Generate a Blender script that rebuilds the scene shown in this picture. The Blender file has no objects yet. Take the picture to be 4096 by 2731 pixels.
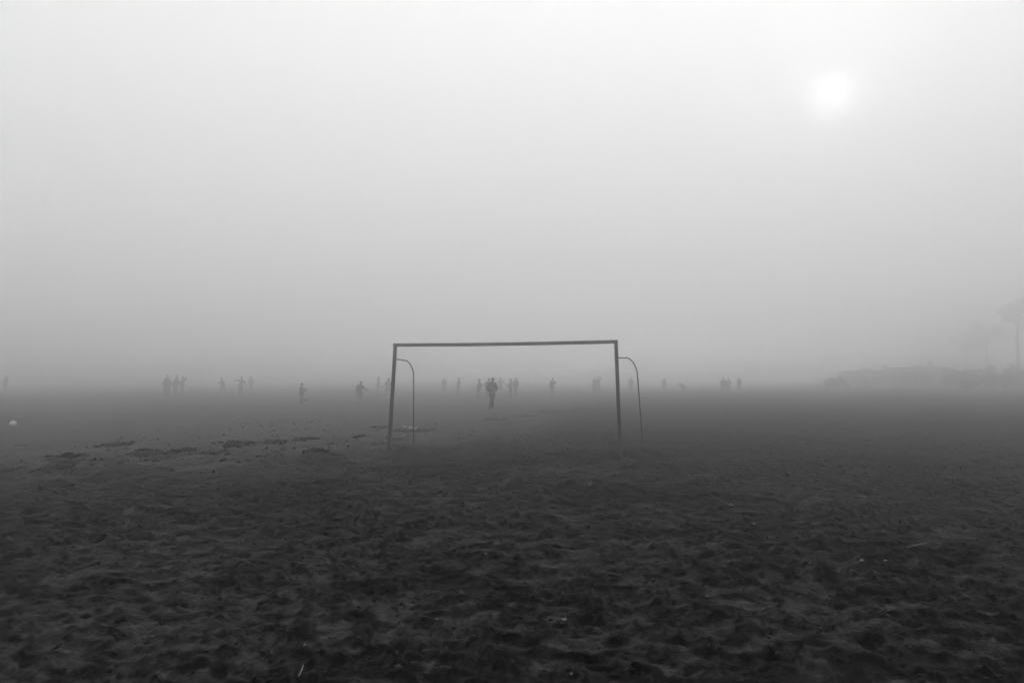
import bpy, bmesh, math, random
import numpy as np
from mathutils import Vector, Matrix

random.seed(7)
RNG = np.random.RandomState(11)
SC = bpy.context.scene
COL = SC.collection
PI = math.pi

# ------------------------------------------------------------------ camera
CAM_H = 1.676                       # eye height above the sand
F = 2731.0                          # 24 mm lens on a 36 mm frame, in photo pixels
PITCH = math.atan(143.5 / F)        # slightly upwards
CP, SP = math.cos(PITCH), math.sin(PITCH)

def ray(px, py):
    x, y = (px - 2048.0) / F, (1365.5 - py) / F
    return Vector((x, CP - SP * y, SP + CP * y))

def on_ground(px, py):
    d = ray(px, py)
    t = -CAM_H / d.z
    return Vector((d.x * t, d.y * t, 0.0))

def at_depth(px, py, Y):
    d = ray(px, py)
    t = Y / d.y
    return Vector((d.x * t, Y, CAM_H + d.z * t))

cam_data = bpy.data.cameras.new('camera')
cam_data.lens = 24.0
cam_data.sensor_width = 36.0
cam_data.clip_start = 0.05
cam_data.clip_end = 6000.0
cam = bpy.data.objects.new('camera', cam_data)
cam.location = (0, 0, CAM_H)
cam.rotation_euler = (PI / 2 + PITCH, 0, 0)
COL.objects.link(cam)
SC.camera = cam

# ------------------------------------------------------------------ helpers
def tag(o, label=None, cat=None, group=None, kind=None):
    if label: o['label'] = label
    if cat: o['category'] = cat
    if group: o['group'] = group
    if kind: o['kind'] = kind
    return o

def link(name, mesh, mat=None, parent=None, smooth=True):
    mesh.name = name
    if mat and not mesh.materials: mesh.materials.append(mat)
    if smooth:
        mesh.polygons.foreach_set('use_smooth', [True] * len(mesh.polygons))
    o = bpy.data.objects.new(name, mesh)
    COL.objects.link(o)
    if parent: o.parent = parent
    return o

def from_bm(name, bm, mat=None, parent=None, smooth=True):
    me = bpy.data.meshes.new(name)
    bm.to_mesh(me); bm.free()
    return link(name, me, mat, parent, smooth)

def empty(name, loc, rz=0.0):
    o = bpy.data.objects.new(name, None)
    o.location = loc
    o.rotation_euler = (0, 0, rz)
    o.empty_display_size = 0.3
    COL.objects.link(o)
    return o

def grey(v):
    return (v, v, v, 1.0)

def material(name, lo, hi, scale=8.0, rough=0.85, spec=0.25, bump=0.0, bscale=60.0, detail=6.0):
    m = bpy.data.materials.new(name)
    m.use_nodes = True
    nt = m.node_tree
    b = nt.nodes['Principled BSDF']
    tc = nt.nodes.new('ShaderNodeTexCoord')
    n = nt.nodes.new('ShaderNodeTexNoise')
    n.inputs['Scale'].default_value = scale
    n.inputs['Detail'].default_value = detail
    r = nt.nodes.new('ShaderNodeValToRGB')
    r.color_ramp.elements[0].position = 0.35
    r.color_ramp.elements[1].position = 0.68
    r.color_ramp.elements[0].color = grey(lo)
    r.color_ramp.elements[1].color = grey(hi)
    nt.links.new(tc.outputs['Object'], n.inputs['Vector'])
    nt.links.new(n.outputs['Fac'], r.inputs['Fac'])
    nt.links.new(r.outputs['Color'], b.inputs['Base Color'])
    b.inputs['Roughness'].default_value = rough
    b.inputs['Specular IOR Level'].default_value = spec
    if bump > 0:
        n2 = nt.nodes.new('ShaderNodeTexNoise')
        n2.inputs['Scale'].default_value = bscale
        n2.inputs['Detail'].default_value = 5
        bp = nt.nodes.new('ShaderNodeBump')
        bp.inputs['Strength'].default_value = bump
        bp.inputs['Distance'].default_value = 0.01
        nt.links.new(tc.outputs['Object'], n2.inputs['Vector'])
        nt.links.new(n2.outputs['Fac'], bp.inputs['Height'])
        nt.links.new(bp.outputs['Normal'], b.inputs['Normal'])
    return m

# ------------------------------------------------------------------ noise on arrays
def _hash(ix, iy, seed):
    h = (ix.astype(np.int64) * 374761393 + iy.astype(np.int64) * 668265263 + seed * 1442695041) & 0xFFFFFFFF
    h = ((h ^ (h >> 13)) * 1274126177) & 0xFFFFFFFF
    return ((h ^ (h >> 16)) & 0xFFFF) / 65535.0

def vnoise(x, y, seed):
    ix, iy = np.floor(x), np.floor(y)
    fx, fy = x - ix, y - iy
    fx = fx * fx * fx * (fx * (fx * 6 - 15) + 10)
    fy = fy * fy * fy * (fy * (fy * 6 - 15) + 10)
    a = _hash(ix, iy, seed); b = _hash(ix + 1, iy, seed)
    c = _hash(ix, iy + 1, seed); d = _hash(ix + 1, iy + 1, seed)
    return (a + (b - a) * fx) * (1 - fy) + (c + (d - c) * fx) * fy - 0.5

def fbm(x, y, seed, octs=4, gain=0.5):
    s, amp, k = 0.0, 1.0, 1.0
    ca, sa = math.cos(0.65), math.sin(0.65)
    for i in range(octs):
        xr, yr = (ca * x - sa * y), (sa * x + ca * y)
        x, y = xr, yr
        s = s + amp * vnoise(x * k, y * k, seed + i * 17)
        amp *= gain; k *= 2.03
    return s

def sstep(a, b, x):
    t = np.clip((x - a) / (b - a), 0, 1)
    return t * t * (3 - 2 * t)

# ------------------------------------------------------------------ ground relief
# churned, trampled sand near and right; flat wet sand beyond a ragged edge on the left
def churned(X, Y):
    ex = np.array([-60.0, -20.0, -9.3, -2.9, 0.2, 2.7, 6.0, 12.0, 40.0])
    ey = np.array([6.0, 10.2, 12.6, 16.6, 22.0, 33.0, 50.0, 70.0, 140.0])
    edge = np.interp(X, ex, ey) + 0.16 * Y * fbm(X * 0.4, Y * 0.25, 3, 5, .6)
    wid = 1.4 + 0.17 * Y
    return 0.14 + 0.86 * (1 - sstep(-1.0, 1.0, (Y - edge) / wid + 1.5 * fbm(X * 1.7, Y * 0.9, 8, 4, .6)))

class Raster:
    def __init__(s, x0, x1, y0, y1, c):
        s.x0, s.y0, s.c = x0, y0, c
        s.nx, s.ny = int((x1 - x0) / c), int((y1 - y0) / c)
        s.a = np.zeros((s.ny, s.nx))
    def splat(s, cx, cy, ang, a, b, d, rim):
        R = a * 1.9
        i0, i1 = int((cx - R - s.x0) / s.c), int((cx + R - s.x0) / s.c) + 1
        j0, j1 = int((cy - R - s.y0) / s.c), int((cy + R - s.y0) / s.c) + 1
        i0, j0 = max(i0, 0), max(j0, 0)
        i1, j1 = min(i1, s.nx), min(j1, s.ny)
        if i1 <= i0 or j1 <= j0: return
        xx = s.x0 + s.c * np.arange(i0, i1) - cx
        yy = s.y0 + s.c * np.arange(j0, j1) - cy
        X, Y = np.meshgrid(xx, yy)
        u = X * math.cos(ang) + Y * math.sin(ang)
        v = -X * math.sin(ang) + Y * math.cos(ang)
        waist = 1.0 - 0.22 * np.exp(-((u / a + 0.1) / 0.3) ** 2)
        q = np.sqrt((u / a) ** 2 + (v / (b * waist)) ** 2)
        pit = (1 - sstep(0.6, 1.06, q)) * (1 + 0.25 * np.cos(u / a * 4.2))
        rimf = np.exp(-((q - 1.2) / 0.22) ** 2) * (1 - 0.55 * u / a)
        old = s.a[j0:j1, i0:i1]
        s.a[j0:j1, i0:i1] = old * (1 - 0.75 * (1 - sstep(0.7, 1.3, q))) - d * pit + d * rim * rimf
    def sample(s, X, Y):
        fx = (X - s.x0) / s.c; fy = (Y - s.y0) / s.c
        ok = (fx > 1) & (fx < s.nx - 2) & (fy > 1) & (fy < s.ny - 2)
        fx = np.clip(fx, 0, s.nx - 2); fy = np.clip(fy, 0, s.ny - 2)
        i = fx.astype(int); j = fy.astype(int)
        tx, ty = fx - i, fy - j
        A = s.a
        r = (A[j, i] * (1 - tx) + A[j, i + 1] * tx) * (1 - ty) + (A[j + 1, i] * (1 - tx) + A[j + 1, i + 1] * tx) * ty
        return np.where(ok, r, 0.0)

RAST = Raster(-32, 32, 1.5, 46, 0.016)
FY = 1.8 + 42 * (RNG.rand(26000) ** 1.35)
FX = (RNG.rand(26000) * 2 - 1) * np.minimum(31, FY * 0.85 + 3)
KEEP = RNG.rand(26000) < churned(FX, FY) * 0.85 + 0.12
for cx, cy in zip(FX[KEEP], FY[KEEP]):
    ang = RNG.rand() * 2 * PI
    sc = 0.8 + 0.5 * RNG.rand()
    kind = RNG.rand()
    if kind < 0.72:
        RAST.splat(cx, cy, ang, 0.145 * sc, 0.058 * sc, 0.010 + 0.017 * RNG.rand(), 0.36)
    elif kind < 0.92:
        RAST.splat(cx, cy, ang, 0.10 * sc, 0.07 * sc, 0.010 + 0.017 * RNG.rand(), 0.4)
    else:
        RAST.splat(cx, cy, ang, 0.26 * sc, 0.10 * sc, 0.014 + 0.02 * RNG.rand(), 0.4)

def relief(X, Y, near=None):
    D = churned(X, Y)
    fade = 1.0 - sstep(40, 90, np.sqrt(X * X + Y * Y))
    h = 0.05 * fbm(X * 0.16, Y * 0.16, 21, 2)
    lump = fbm(X * 1.25 + 0.4 * vnoise(X * 2, Y * 2, 5), Y * 1.25, 31, 4, 0.55)
    h = h + D * fade * 0.036 * lump
    h = h + D * fade * 0.014 * fbm(X * 3.1, Y * 3.1, 44, 3, 0.55)
    h = h + (0.25 + 0.75 * D) * fade * 0.009 * fbm(X * 7, Y * 8, 51, 4, 0.6)
    h = h + RAST.sample(X, Y) * fade
    for px, py in ((-2.89, 16.03), (2.34, 14.72), (-2.38, 16.6), (2.98, 15.46)):      # scuffed hollows at the goal's feet
        q = np.sqrt((X - px) ** 2 + ((Y - py) * 0.8) ** 2)
        h = h - 0.045 * np.exp(-(q / 0.2) ** 2) + 0.04 * np.exp(-((q - 0.38) / 0.14) ** 2)
    return h

def gz(x, y):
    return float(relief(np.array([float(x)]), np.array([float(y)]))[0])

def build_ground():
    half = math.radians(52)
    th = np.concatenate([np.linspace(-half, half, 1240),
                         np.linspace(half, 2 * PI - half, 72)[1:-1]])
    rr = [0.6]
    while rr[-1] < 480:
        r = rr[-1]
        st = 0.045 if r < 2.2 else (0.0042 if r < 17 else (0.008 if r < 45 else (0.02 if r < 90 else 0.07)))
        rr.append(r * (1 + st))
    rr = np.array(rr)
    nt, nr = len(th), len(rr)
    T, R = np.meshgrid(th, rr)
    X, Y = R * np.sin(T), R * np.cos(T)
    Z = relief(X, Y)
    n = nt * nr
    co = np.empty((n + 1, 3), dtype=np.float32)
    co[:n, 0] = X.ravel(); co[:n, 1] = Y.ravel(); co[:n, 2] = Z.ravel()
    co[n] = (0, 0, float(Z[0].mean()))
    i = np.arange(nr - 1)[:, None] * nt
    j = np.arange(nt)[None, :]
    j2 = (j + 1) % nt
    quads = np.stack([i + j, i + j2, i + nt + j2, i + nt + j], axis=-1).reshape(-1, 4)[:, ::-1]
    tris = np.stack([np.full(nt, n), (np.arange(nt) + 1) % nt, np.arange(nt)], axis=-1)
    me = bpy.data.meshes.new('ground')
    me.vertices.add(n + 1)
    me.vertices.foreach_set('co', co.ravel())
    loops = np.concatenate([quads.ravel(), tris.ravel()]).astype(np.int32)
    me.loops.add(len(loops))
    me.loops.foreach_set('vertex_index', loops)
    npoly = len(quads) + len(tris)
    me.polygons.add(npoly)
    starts = np.concatenate([np.arange(len(quads)) * 4, len(quads) * 4 + np.arange(len(tris)) * 3]).astype(np.int32)
    me.polygons.foreach_set('loop_start', starts)
    me.update(calc_edges=True)
    me.validate()
    at = me.attributes.new('churned', 'FLOAT', 'POINT')
    D = churned(X, Y).ravel()
    at.data.foreach_set('value', np.append(D, 1.0).astype(np.float32))
    return link('ground', me, sand_material())

def sand_material():
    m = bpy.data.materials.new('damp_sand')
    m.use_nodes = True
    nt = m.node_tree
    b = nt.nodes['Principled BSDF']
    N = nt.nodes.new
    tc = N('ShaderNodeTexCoord')
    att = N('ShaderNodeAttribute'); att.attribute_name = 'churned'
    # damp and dry patches: large and small
    n1 = N('ShaderNodeTexNoise'); n1.inputs['Scale'].default_value = 6.0; n1.inputs['Detail'].default_value = 9
    n1.inputs['Roughness'].default_value = 0.62; n1.inputs['Distortion'].default_value = 0.25
    n2 = N('ShaderNodeTexNoise'); n2.inputs['Scale'].default_value = 0.55; n2.inputs['Detail'].default_value = 4
    n3 = N('ShaderNodeTexNoise'); n3.inputs['Scale'].default_value = 34; n3.inputs['Detail'].default_value = 6
    mp = N('ShaderNodeMapping'); mp.inputs['Scale'].default_value = (0.6, 1.0, 1.0)
    mp.inputs['Rotation'].default_value = (0, 0, 0.12)
    nt.links.new(tc.outputs['Object'], mp.inputs['Vector'])
    for n in (n1, n2, n3): nt.links.new(mp.outputs['Vector'], n.inputs['Vector'])
    ad = N('ShaderNodeMath'); ad.operation = 'MULTIPLY_ADD'
    nt.links.new(n2.outputs['Fac'], ad.inputs[0]); ad.inputs[1].default_value = 0.42
    nt.links.new(n1.outputs['Fac'], ad.inputs[2])
    r1 = N('ShaderNodeValToRGB')
    e = r1.color_ramp.elements
    e[0].position = 0.63; e[0].color = grey(0.0025)
    e[1].position = 0.85; e[1].color = grey(0.036)
    em = e.new(0.72); em.color = grey(0.006); eh = e.new(0.755); eh.color = grey(0.017)
    nt.links.new(ad.outputs[0], r1.inputs['Fac'])
    flat = N('ShaderNodeValToRGB')
    flat.color_ramp.elements[0].position = 0.6; flat.color_ramp.elements[0].color = grey(0.018)
    flat.color_ramp.elements[1].position = 0.78; flat.color_ramp.elements[1].color = grey(0.050)
    nt.links.new(ad.outputs[0], flat.inputs['Fac'])
    mix = N('ShaderNodeMix'); mix.data_type = 'RGBA'
    nt.links.new(att.outputs['Fac'], mix.inputs[0])
    nt.links.new(flat.outputs['Color'], mix.inputs[6])
    nt.links.new(r1.outputs['Color'], mix.inputs[7])
    gr = N('ShaderNodeMapRange')
    gr.inputs['From Min'].default_value = 0.3; gr.inputs['From Max'].default_value = 0.7
    gr.inputs['To Min'].default_value = 0.35; gr.inputs['To Max'].default_value = 1.75
    nt.links.new(n3.outputs['Fac'], gr.inputs['Value'])
    mul = N('ShaderNodeMix'); mul.data_type = 'RGBA'; mul.blend_type = 'MULTIPLY'
    mul.inputs[0].default_value = 1.0
    nt.links.new(mix.outputs[2], mul.inputs[6])
    nt.links.new(gr.outputs['Result'], mul.inputs[7])
    nt.links.new(mul.outputs[2], b.inputs['Base Color'])
    rm = N('ShaderNodeMapRange')
    rm.inputs['To Min'].default_value = 0.6; rm.inputs['To Max'].default_value = 0.72
    nt.links.new(att.outputs['Fac'], rm.inputs['Value'])
    nt.links.new(rm.outputs['Result'], b.inputs['Roughness'])
    b.inputs['Specular IOR Level'].default_value = 0.05
    nb = N('ShaderNodeTexNoise'); nb.inputs['Scale'].default_value = 24; nb.inputs['Detail'].default_value = 8; nb.inputs['Roughness'].default_value = 0.65
    nt.links.new(tc.outputs['Object'], nb.inputs['Vector'])
    bp = N('ShaderNodeBump'); bp.inputs['Strength'].default_value = 0.9; bp.inputs['Distance'].default_value = 0.016
    nt.links.new(nb.outputs['Fac'], bp.inputs['Height'])
    nt.links.new(bp.outputs['Normal'], b.inputs['Normal'])
    return m

tag(build_ground(), 'wide dark beach of trampled damp sand', None, None, 'structure')

# ------------------------------------------------------------------ mesh primitives
def ball(bm, c, rx, ry=None, rz=None, rot=None, sub=2):
    ry = rx if ry is None else ry
    rz = rx if rz is None else rz
    M = Matrix.Translation(Vector(c)) @ (rot.to_4x4() if rot else Matrix.Identity(4)) @ Matrix.Diagonal((rx, ry, rz, 1))
    bmesh.ops.create_icosphere(bm, subdivisions=sub, radius=1.0, matrix=M)

def limb(bm, a, b, ra, rb, seg=12, flat=1.0):
    """closed tapered capsule from a to b"""
    a, b = Vector(a), Vector(b)
    d = b - a
    L = max(d.length, 1e-5)
    q = d.to_track_quat('Z', 'Y').to_matrix().to_4x4()
    rings = []
    prof = []
    for k in range(1, 4):
        t = PI / 2 * k / 4
        prof.append((-ra * math.cos(t), ra * math.sin(t)))
    prof.append((0, ra)); prof.append((L * 0.5, (ra + rb) / 2)); prof.append((L, rb))
    for k in range(3, 0, -1):
        t = PI / 2 * k / 4
        prof.append((L + rb * math.cos(t), rb * math.sin(t)))
    M = Matrix.Translation(a) @ q
    for z, r in prof:
        rings.append([bm.verts.new(M @ Vector((r * math.cos(2 * PI * i / seg), flat * r * math.sin(2 * PI * i / seg), z))) for i in range(seg)])
    p0 = bm.verts.new(M @ Vector((0, 0, -ra))); p1 = bm.verts.new(M @ Vector((0, 0, L + rb)))
    for i in range(seg):
        j = (i + 1) % seg
        bm.faces.new((p0, rings[0][j], rings[0][i]))
        bm.faces.new((p1, rings[-1][i], rings[-1][j]))
        for k in range(len(rings) - 1):
            bm.faces.new((rings[k][i], rings[k][j], rings[k + 1][j], rings[k + 1][i]))

def tube(bm, pts, rads, seg=14, square=False):
    pts = [Vector(p) for p in pts]
    if not isinstance(rads, (list, tuple)): rads = [rads] * len(pts)
    n = len(pts)
    rings = []
    up = None
    for k in range(n):
        t = (pts[min(k + 1, n - 1)] - pts[max(k - 1, 0)]).normalized()
        if up is None:
            up = Vector((0, 1, 0)) if abs(t.y) < 0.9 else Vector((0, 0, 1))
        s = t.cross(up).normalized()
        up = s.cross(t).normalized()
        ring = []
        if square:
            r = rads[k]; c = r * 0.8
            for (x, y) in ((r, c), (c, r), (-c, r), (-r, c), (-r, -c), (-c, -r), (c, -r), (r, -c)):
                ring.append(bm.verts.new(pts[k] + s * x + up * y))
        else:
            for i in range(seg):
                a = 2 * PI * i / seg
                ring.append(bm.verts.new(pts[k] + s * (rads[k] * math.cos(a)) + up * (rads[k] * math.sin(a))))
        rings.append(ring)
    m = len(rings[0])
    for k in range(n - 1):
        for i in range(m):
            j = (i + 1) % m
            bm.faces.new((rings[k][i], rings[k][j], rings[k + 1][j], rings[k + 1][i]))
    bm.faces.new(rings[0][::-1]); bm.faces.new(rings[-1])
    bmesh.ops.recalc_face_normals(bm, faces=bm.faces)

def box(bm, x0, x1, y0, y1, z0, z1):
    M = Matrix.Translation(((x0 + x1) / 2, (y0 + y1) / 2, (z0 + z1) / 2)) @ Matrix.Diagonal((x1 - x0, y1 - y0, z1 - z0, 1))
    bmesh.ops.create_cube(bm, size=1.0, matrix=M)

def remeshed(name, bm, voxel, mat, parent=None, keep=1.0, smooth_it=4):
    """fuse overlapping shapes into one continuous skin"""
    me = bpy.data.meshes.new(name)
    bm.to_mesh(me); bm.free()
    o = bpy.data.objects.new(name + '_tmp', me)
    COL.objects.link(o)
    r = o.modifiers.new('r', 'REMESH'); r.mode = 'VOXEL'; r.voxel_size = voxel; r.use_smooth_shade = True
    if smooth_it:
        s = o.modifiers.new('s', 'SMOOTH'); s.factor = 0.5; s.iterations = smooth_it
    if keep < 1.0:
        d = o.modifiers.new('d', 'DECIMATE'); d.ratio = keep
    dg = bpy.context.evaluated_depsgraph_get()
    dg.update()
    out = bpy.data.meshes.new_from_object(o.evaluated_get(dg))
    bpy.data.objects.remove(o)
    bpy.data.meshes.remove(me)
    return link(name, out, mat, parent)

# ------------------------------------------------------------------ goal
M_RUST = material('weathered_steel', 0.045, 0.085, 5.0, 0.75, 0.3, 0.3, 90)
M_PALE = material('pale_sky_sheen', 0.16, 0.34, 11.0, 0.6, 0.35)  # sky reflected along the ground bar, put into its pale colour

def half_painted():
    """dark steel with a worn band of pale paint at the foot"""
    m = bpy.data.materials.new('steel_with_painted_foot')
    m.use_nodes = True
    nt = m.node_tree; b = nt.nodes['Principled BSDF']; N = nt.nodes.new
    geo = N('ShaderNodeNewGeometry'); sep = N('ShaderNodeSeparateXYZ')
    tc = N('ShaderNodeTexCoord')
    n = N('ShaderNodeTexNoise'); n.inputs['Scale'].default_value = 14; n.inputs['Detail'].default_value = 6
    nt.links.new(geo.outputs['Position'], sep.inputs[0])
    nt.links.new(tc.outputs['Object'], n.inputs['Vector'])
    a = N('ShaderNodeMath'); a.operation = 'MULTIPLY_ADD'
    nt.links.new(n.outputs['Fac'], a.inputs[0]); a.inputs[1].default_value = 0.55
    nt.links.new(sep.outputs['Z'], a.inputs[2])
    r = N('ShaderNodeValToRGB')
    e = r.color_ramp.elements
    e[0].position = 0.63; e[0].color = grey(0.075)
    e[1].position = 1.14 if False else 0.99; e[1].color = grey(0.06)
    nt.links.new(a.outputs[0], r.inputs['Fac'])
    nt.links.new(r.outputs['Color'], b.inputs['Base Color'])
    b.inputs['Roughness'].default_value = 0.75
    return m

M_FOOT = half_painted()

YL, YR = 16.03, 14.72
def bezier(p0, p1, p2, p3, n):
    out = []
    for k in range(n + 1):
        t = k / n
        out.append(p0 * (1 - t) ** 3 + p1 * 3 * t * (1 - t) ** 2 + p2 * 3 * t * t * (1 - t) + p3 * t ** 3)
    return out

def build_goal():
    lt, lb = at_depth(1581, 1386, YL), at_depth(1556, 1795, YL)
    rt, rb = at_depth(2464, 1373, YR), at_depth(2482, 1821, YR)
    base = (lb + rb) / 2; base.z = 0
    yaw = math.atan2(rb.y - lb.y, rb.x - lb.x)
    root = empty('football_goal', base, yaw)
    tag(root, 'dark weathered steel football goal frame without a net standing on the sand', 'football goal')
    bpy.context.view_layer.update()
    inv = Matrix.Translation(base) @ Matrix.Rotation(yaw, 4, 'Z')
    inv = inv.inverted()
    L = lambda p: inv @ Vector(p)
    hw = 0.036
    def put(name, pts, r, mat, square=False, seg=14, label=None):
        bm = bmesh.new()
        tube(bm, [L(p) for p in pts], r, seg, square)
        o = from_bm(name, bm, mat, root, smooth=not square)
        if label: o['label'] = label
        return o
    def sunk(p):
        return p + Vector((0, 0, -0.25))
    put('goalpost', [lt.lerp(lb, t) for t in np.linspace(0, 1, 8)] + [sunk(lb)], hw, M_RUST, True)
    put('goalpost', [rt.lerp(rb, t) for t in np.linspace(0, 1, 8)] + [sunk(rb)], hw + 0.001, M_FOOT, True, label='dark goalpost with a paler worn foot')
    d = (rt - lt).normalized()
    a, b = lt - d * 0.0365, rt + d * 0.0365
    bar = []
    for t in np.linspace(0, 1, 14):
        p = a.lerp(b, t); p = p + Vector((0, 0, 0.036 - 0.016 * math.sin(PI * t)))
        bar.append(p)
    # posts stop just under the bar
    put('crossbar', bar, 0.0375, M_RUST, True)
    # back stanchions
    q0, q1 = at_depth(1586, 1437, YL + .02), at_depth(1619, 1441, YL + 0.22)
    q2, q3 = at_depth(1654, 1497, YL + 0.50), at_depth(1655, 1784, YL + 0.56)
    arc = bezier(q1, at_depth(1636, 1443, YL + .34), at_depth(1651, 1468, YL + .47), q2, 12)
    put('stanchion', [q0] + arc + [q2.lerp(q3, 0.5), q3, sunk(q3)], 0.0135, M_RUST)
    q0, q1 = at_depth(2470, 1431, YR + .02), at_depth(2506, 1431, YR + 0.3)
    q2, q3 = at_depth(2549, 1490, YR + 0.62), at_depth(2574, 1806, YR + 0.74)
    arc = bezier(q1, at_depth(2526, 1432, YR + .44), at_depth(2542, 1458, YR + .58), q2, 12)
    put('stanchion', [q0] + arc + [q2.lerp(q3, 0.35), q2.lerp(q3, 0.7), q3, sunk(q3)], 0.0135, M_FOOT, label='dark bent stanchion with a paler worn foot')
    f0, f1 = on_ground(1563, 1791), on_ground(1652, 1785)
    f0.z = gz(f0.x, f0.y) + 0.016; f1.z = gz(f1.x, f1.y) + 0.012
    mid = f0.lerp(f1, .5); mid.z = max(gz(mid.x, mid.y) + .006, 0.5 * (f0.z + f1.z) - .01)
    put('ground_bar', [f0, mid, f1], 0.016, M_PALE, label='pale bar lying between post and stanchion')
    return root

# ------------------------------------------------------------------ people
M_SKIN = [material('skin_tone', 0.28, 0.34, 9, 0.6, 0.3), material('skin_tone_dark', 0.09, 0.12, 9, 0.6, 0.3)]
M_HAIR = material('dark_hair', 0.012, 0.025, 40, 0.6, 0.3)
M_CLOTH = {
    'black': material('black_cloth', 0.045, 0.07, 14, 0.9, 0.15, 0.3, 30),
    'dark': material('charcoal_cloth', 0.18, 0.25, 14, 0.9, 0.15, 0.3, 30),
    'mid': material('grey_cloth', 0.30, 0.38, 14, 0.9, 0.15, 0.3, 30),
    'pale': material('pale_cloth', 0.3, 0.42, 14, 0.9, 0.15, 0.3, 30),
}

def body_pose(facing):
    """standing joints, height 1, x = right in the picture, y = away, z = up; facing 0 looks away"""
    c, s = math.cos(facing), math.sin(facing)
    def R(x, y, z): return Vector((c * x - s * y, s * x + c * y, z))
    J = {'pelvis': R(0, 0, .53), 'waist': R(0, 0, .62), 'chest': R(0, .005, .735), 'neck': R(0, -.005, .835), 'head': R(0, .012, .925)}
    for n, k in (('l', -1), ('r', 1)):
        J['sh' + n] = R(k * .093, 0, .79); J['el' + n] = R(k * .128, -.02, .63); J['ha' + n] = R(k * .135, .035, .48)
        J['hip' + n] = R(k * .052, 0, .515); J['kn' + n] = R(k * .058, .012, .285); J['an' + n] = R(k * .058, -.008, .045)
        J['to' + n] = R(k * .07, .1, .018)
    J['_f'] = R(0, 1, 0); J['_r'] = R(1, 0, 0)
    return J

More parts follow.
